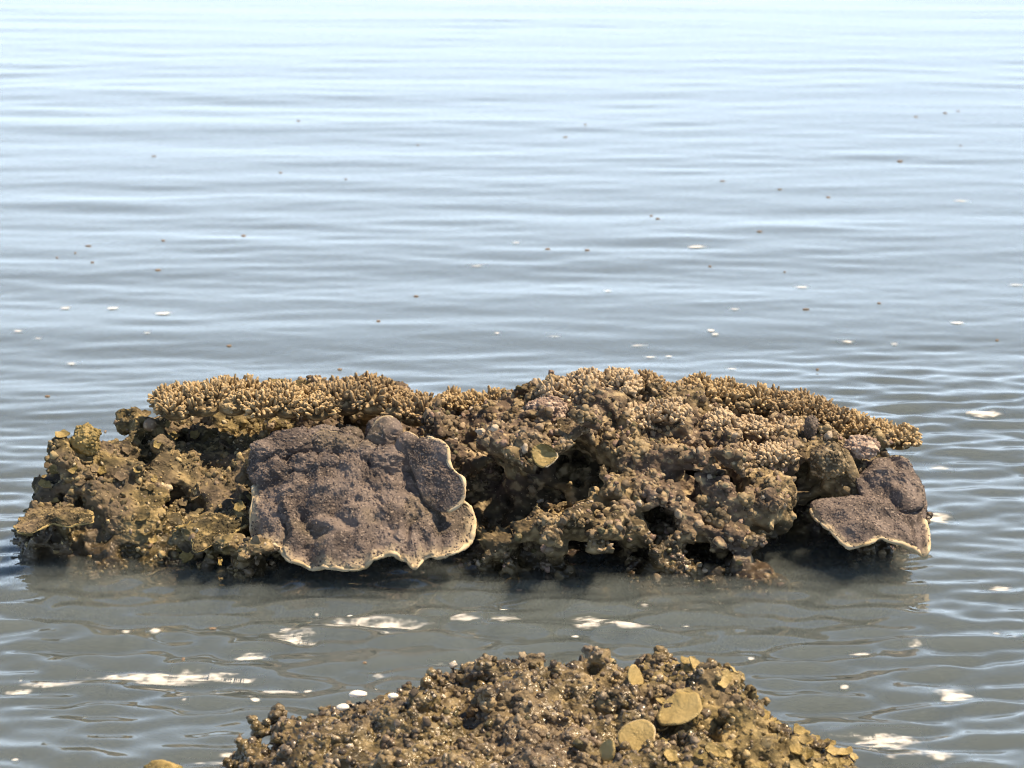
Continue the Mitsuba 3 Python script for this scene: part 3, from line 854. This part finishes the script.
fragment(358, 694, 4.50, (.018, .012, .006), 211, 'largest white shell fragment on the left shoulder of the near rock')
fragment(343, 707, 4.46, (.012, .010, .006), 212, 'white shell fragment lowest and leftmost on the near rock')
fragment(393, 696, 4.48, (.010, .008, .005), 213, 'small white shell fragment right of the largest one on the near rock')

# ---------------------------------------------------------------- branching corals
def finger_clump(p, d, length, radius, rng, pale, dark, sides=6, rings=5):
    """tapered blunt fingers from p along d; (v, f, colours)"""
    N = len(p)
    fr = frames(d, rng)
    t = np.array([0.0, 0.35, 0.7, 0.92, 1.0])
    rad = np.array([1.0, 1.0, 0.94, 0.70, 0.0])
    ang = np.arange(sides) * 2 * np.pi / sides
    circ = np.stack([np.cos(ang), np.sin(ang)], 1)
    jit = 1 + rng.uniform(-.22, .22, (N, rings, sides))
    loc = np.zeros((N, rings, sides, 3))
    bend = rng.normal(size=(N, 2)) * 0.16
    for r in range(rings):
        loc[:, r, :, :2] = circ[None] * (radius[:, None, None] * rad[r]) * jit[:, r, :, None] + (bend * length[:, None] * t[r] ** 2)[:, None, :]
        loc[:, r, :, 2] = t[r] * length[:, None]
    v = np.einsum('nij,nrsj->nrsi', fr, loc) + p[:, None, None]
    i, j = np.meshgrid(np.arange(rings - 1), np.arange(sides), indexing='ij')
    q = np.stack([i * sides + j, i * sides + (j + 1) % sides, (i + 1) * sides + (j + 1) % sides, (i + 1) * sides + j], -1).reshape(-1, 4)
    f = np.vstack([q[:, [0, 1, 2]], q[:, [0, 2, 3]]])
    f = (f[None] + (np.arange(N) * rings * sides)[:, None, None]).reshape(-1, 3)
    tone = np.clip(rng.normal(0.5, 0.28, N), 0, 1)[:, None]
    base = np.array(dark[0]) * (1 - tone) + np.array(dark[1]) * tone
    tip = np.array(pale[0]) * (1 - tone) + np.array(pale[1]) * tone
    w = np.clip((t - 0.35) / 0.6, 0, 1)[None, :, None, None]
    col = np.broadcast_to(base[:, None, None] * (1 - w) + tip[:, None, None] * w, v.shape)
    return v.reshape(-1, 3), f, col.reshape(-1, 3)


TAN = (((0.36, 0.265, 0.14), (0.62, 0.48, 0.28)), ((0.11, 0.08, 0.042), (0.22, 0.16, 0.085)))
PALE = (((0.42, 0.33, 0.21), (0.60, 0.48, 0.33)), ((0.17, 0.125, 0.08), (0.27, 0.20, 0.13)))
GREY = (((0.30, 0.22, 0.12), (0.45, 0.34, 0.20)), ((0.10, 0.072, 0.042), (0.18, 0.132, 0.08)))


def thicket(name, domes, n, seed, label, tones=TAN, length=(0.016, 0.030), radius=(0.0036, 0.0058), lo=-0.25):
    """domes: [(centre, radii)]; fingers radiate from each dome, a lumpy core holds them"""
    n = int(n * 1.95)
    key = numbered(name)
    rng = np.random.default_rng(seed)
    P, D, cores = [], [], []
    s = trimesh.creation.icosphere(3)
    small = []
    for c, r in domes:
        r = np.asarray(r)
        for _ in range(7):
            u = rng.normal(size=3); u[2] = abs(u[2]) * 0.8; u /= np.linalg.norm(u)
            small.append((np.asarray(c) + u * r * 0.62, (r * 0.25 + 0.55 * r.min()) * rng.uniform(0.65, 1.15)))
    cores += [(s.vertices * np.asarray(r) * 0.9 + c, s.faces) for c, r in domes]
    domes = small
    s = trimesh.creation.icosphere(2)
    vol = np.array([r[0] * r[1] + r[0] * r[2] * 2 for _, r in domes])
    for (c, r), k in zip(domes, np.round(n * vol / vol.sum()).astype(int)):
        u = rng.normal(size=(k * 4, 3)); u /= np.linalg.norm(u, axis=1, keepdims=True)
        u = u[u[:, 2] > lo][:k]
        r = np.asarray(r)
        w = 1 + 0.30 * (meshkit.fbm(u * 3 + seed, 2, seed) - 0.5)
        P.append(c + u * r * w[:, None] * 0.86)
        d = u / r; d /= np.linalg.norm(d, axis=1, keepdims=True)
        D.append(d * 0.9 + [0, 0, 0.45] + rng.normal(size=u.shape) * 0.22)
        cores.append((s.vertices * r * 0.86 * (1 + 0.15 * (meshkit.fbm(s.vertices * 3 + seed, 2, seed) - 0.5))[:, None] + c, s.faces))
    P, D = np.vstack(P), np.vstack(D)
    Ln = rng.uniform(*length, len(P)) * (0.55 + 1.0 * meshkit.noise(P * 26, seed))
    Rn = rng.uniform(*radius, len(P)) * (0.75 + 0.5 * meshkit.noise(P * 40, seed + 1))
    fork = rng.random(len(P)) < 0.4
    Du = D / np.linalg.norm(D, axis=1, keepdims=True)
    P = np.vstack([P, P[fork] + Du[fork] * (Ln[fork] * 0.45)[:, None]])
    D = np.vstack([D, Du[fork] + rng.normal(size=(fork.sum(), 3)) * 0.55])
    Ln, Rn = np.concatenate([Ln, Ln[fork] * 0.6]), np.concatenate([Rn, Rn[fork] * 0.8])
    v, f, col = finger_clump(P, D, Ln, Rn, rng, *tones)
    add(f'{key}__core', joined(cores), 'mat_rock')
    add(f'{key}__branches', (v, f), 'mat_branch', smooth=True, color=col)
    tag(f'{key}__branches', kind='stuff')
    tag(key, label, 'branching coral')
    return key


def row(pxs, pys, Y, r): return [(at(a, b, Y), r) for a, b in zip(pxs, pys)]


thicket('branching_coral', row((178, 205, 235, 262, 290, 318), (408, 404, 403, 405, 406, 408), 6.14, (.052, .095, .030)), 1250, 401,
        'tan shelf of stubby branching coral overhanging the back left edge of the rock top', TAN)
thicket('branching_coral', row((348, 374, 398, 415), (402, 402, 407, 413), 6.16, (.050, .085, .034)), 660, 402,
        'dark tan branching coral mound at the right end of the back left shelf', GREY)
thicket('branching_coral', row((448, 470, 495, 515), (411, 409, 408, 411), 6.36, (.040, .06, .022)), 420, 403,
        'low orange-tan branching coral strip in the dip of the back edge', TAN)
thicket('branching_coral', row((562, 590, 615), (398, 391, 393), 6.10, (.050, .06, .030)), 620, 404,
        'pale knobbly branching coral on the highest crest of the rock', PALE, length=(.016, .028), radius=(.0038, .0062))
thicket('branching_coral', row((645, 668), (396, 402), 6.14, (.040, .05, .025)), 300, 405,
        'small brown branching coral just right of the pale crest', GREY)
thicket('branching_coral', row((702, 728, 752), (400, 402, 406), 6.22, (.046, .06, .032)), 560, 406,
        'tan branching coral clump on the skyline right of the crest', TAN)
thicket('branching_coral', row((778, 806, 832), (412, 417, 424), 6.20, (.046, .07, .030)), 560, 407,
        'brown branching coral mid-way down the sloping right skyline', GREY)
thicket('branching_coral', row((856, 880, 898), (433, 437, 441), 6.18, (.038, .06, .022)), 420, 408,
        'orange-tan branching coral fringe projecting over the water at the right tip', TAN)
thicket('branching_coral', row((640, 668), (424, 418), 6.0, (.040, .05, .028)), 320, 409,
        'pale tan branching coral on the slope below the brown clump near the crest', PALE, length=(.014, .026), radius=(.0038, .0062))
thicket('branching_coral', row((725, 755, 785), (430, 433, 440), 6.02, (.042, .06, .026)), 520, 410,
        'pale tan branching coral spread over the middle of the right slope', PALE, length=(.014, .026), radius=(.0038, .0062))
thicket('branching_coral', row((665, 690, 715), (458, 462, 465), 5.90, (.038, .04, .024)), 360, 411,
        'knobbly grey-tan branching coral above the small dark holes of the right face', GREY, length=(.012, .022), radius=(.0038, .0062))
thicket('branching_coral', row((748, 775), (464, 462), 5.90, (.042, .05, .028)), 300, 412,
        'knobbly pinkish-tan branching coral left of the tan knob on the right slope', PALE, length=(.012, .022), radius=(.0038, .0062))

# ---------------------------------------------------------------- foam and flecks on the sea
rng = np.random.default_rng(23)
foam_parts, foam_uv = [], []
from scipy.interpolate import RegularGridInterpolator
_rgi = RegularGridInterpolator((xs, ys), Z)
on_sea = lambda x, y: _rgi(np.stack([x, y], -1))



def foam(px, py, wpx, hpx, cut=0.50, dens=1.0):
    """a lacy patch of foam on the water; sizes in pixels of the picture, laid on the sea surface"""
    def ground(a, b):
        d = at(a, b, 1.0) - [0, 0, CAM_H]
        return d[:2] * (CAM_H / -d[2])
    c = ground(px, py)
    hw = 0.5 * (ground(px + wpx / 2, py)[0] - ground(px - wpx / 2, py)[0])
    hy = 0.5 * abs(ground(px, py - hpx / 2)[1] - ground(px, py + hpx / 2)[1])
    st = max(min(0.005, hw / 8), 0.003)
    gx, gy = np.linspace(-hw, hw, int(2 * hw / st) + 4), np.linspace(-hy, hy, int(2 * hy / st) + 4)
    A, B = np.meshgrid(gx, gy, indexing='ij')
    x, y = A + c[0], B + c[1]
    v = np.stack([x, y, on_sea(x, y) + 0.004], -1).reshape(-1, 3)
    n = A.shape[1]
    i, j = np.meshgrid(np.arange(len(gx) - 1), np.arange(n - 1), indexing='ij')
    a = (i * n + j).ravel()
    foam_parts.append((v, np.vstack([np.stack([a, a + n, a + n + 1], 1), np.stack([a, a + n + 1, a + 1], 1)])))
    foam_uv.append(np.stack([A / hw * 0.5 + 0.5, B / hy * 0.5 + 0.5], -1).reshape(-1, 2))


for args in [(160, 676, 170, 14), (60, 684, 90, 7), (235, 678, 60, 6), (250, 655, 40, 11, .42), (290, 636, 60, 16), (300, 640, 50, 10), (375, 624, 130, 11, .42), (340, 628, 60, 7), (465, 620, 34, 7, .4), (505, 622, 34, 9, .45),
             (590, 622, 50, 20, .5), (630, 628, 60, 9, .44), (592, 642, 16, 9, .4), (590, 660, 20, 8), (380, 674, 24, 8, .4), (880, 742, 90, 26, .48), (925, 760, 90, 14), (850, 735, 50, 8), (240, 758, 60, 8, .4), (215, 764, 70, 10, .42),
             (955, 695, 46, 22, .5), (915, 645, 24, 8, .42), (860, 655, 22, 7, .42), (760, 662, 20, 8, .42), (800, 665, 20, 7), (872, 595, 18, 8, .4), (812, 609, 16, 6, .4), (832, 608, 14, 5, .4), (1000, 592, 30, 10), (1015, 640, 16, 6, .4),
             (125, 635, 16, 7, .42), (155, 632, 16, 7, .42), (20, 690, 40, 10), (330, 667, 20, 6), (520, 585, 14, 6, .4), (435, 580, 14, 6), (190, 672, 40, 16), (440, 660, 26, 5), (940, 468, 26, 9), (918, 458, 18, 9, .42), (905, 461, 12, 8, .4),
             (938, 520, 34, 12, .5), (985, 415, 40, 7), (645, 608, 14, 8, .4), (606, 612, 14, 9, .4), (700, 640, 10, 5, .4), (740, 620, 8, 4, .4), (560, 596, 10, 4, .4), (30, 552, 14, 5), (10, 545, 16, 6), (80, 640, 14, 4), (270, 690, 60, 5)]:
    if args[2] > 20 or args[0] % 2: foam(*args)
for _ in range(26):    # flecks of foam drifting on the open water behind the rock
    px, py = rng.uniform(0, 1024), 180 + 190 * math.sqrt(rng.random())
    foam(px, py, rng.uniform(7, 22), rng.uniform(2.5, 4), 0.46)
for _ in range(22):
    px, py = rng.uniform(0, 1024), rng.uniform(585, 765)
    foam(px, py, rng.uniform(4, 12), rng.uniform(3, 5), 0.40)
add('sea_foam', joined(foam_parts), 'mat_foam', smooth=True, uv=np.vstack(foam_uv))
tag('sea_foam', 'white foam streaks and flecks drifting on the water', 'foam', kind='stuff')


# brown flecks of weed and broken shell drifting on the open water
rng = np.random.default_rng(29)
ic = trimesh.creation.icosahedron()
bits = []
for _ in range(60):
    y = rng.uniform(5.0, 15.0); x = rng.uniform(-0.24, 0.24) * y
    q = ic.vertices * [rng.uniform(.004, .013), rng.uniform(.004, .010), .003] * (0.6 + 0.06 * y)
    bits.append((q @ np.array([[1, 0, 0], [0, 1, 0], [0, 0, 1]]) + [x, y, float(sea(x, y, 0.012)) + 0.002], ic.faces))
scene['mat_debris'] = principled((0.20, 0.15, 0.11), 0.8)
add('drifting_debris', joined(bits), 'mat_debris', smooth=False)
tag('drifting_debris', 'tiny brown flecks of weed and shell drifting on the open water', 'debris', kind='stuff')
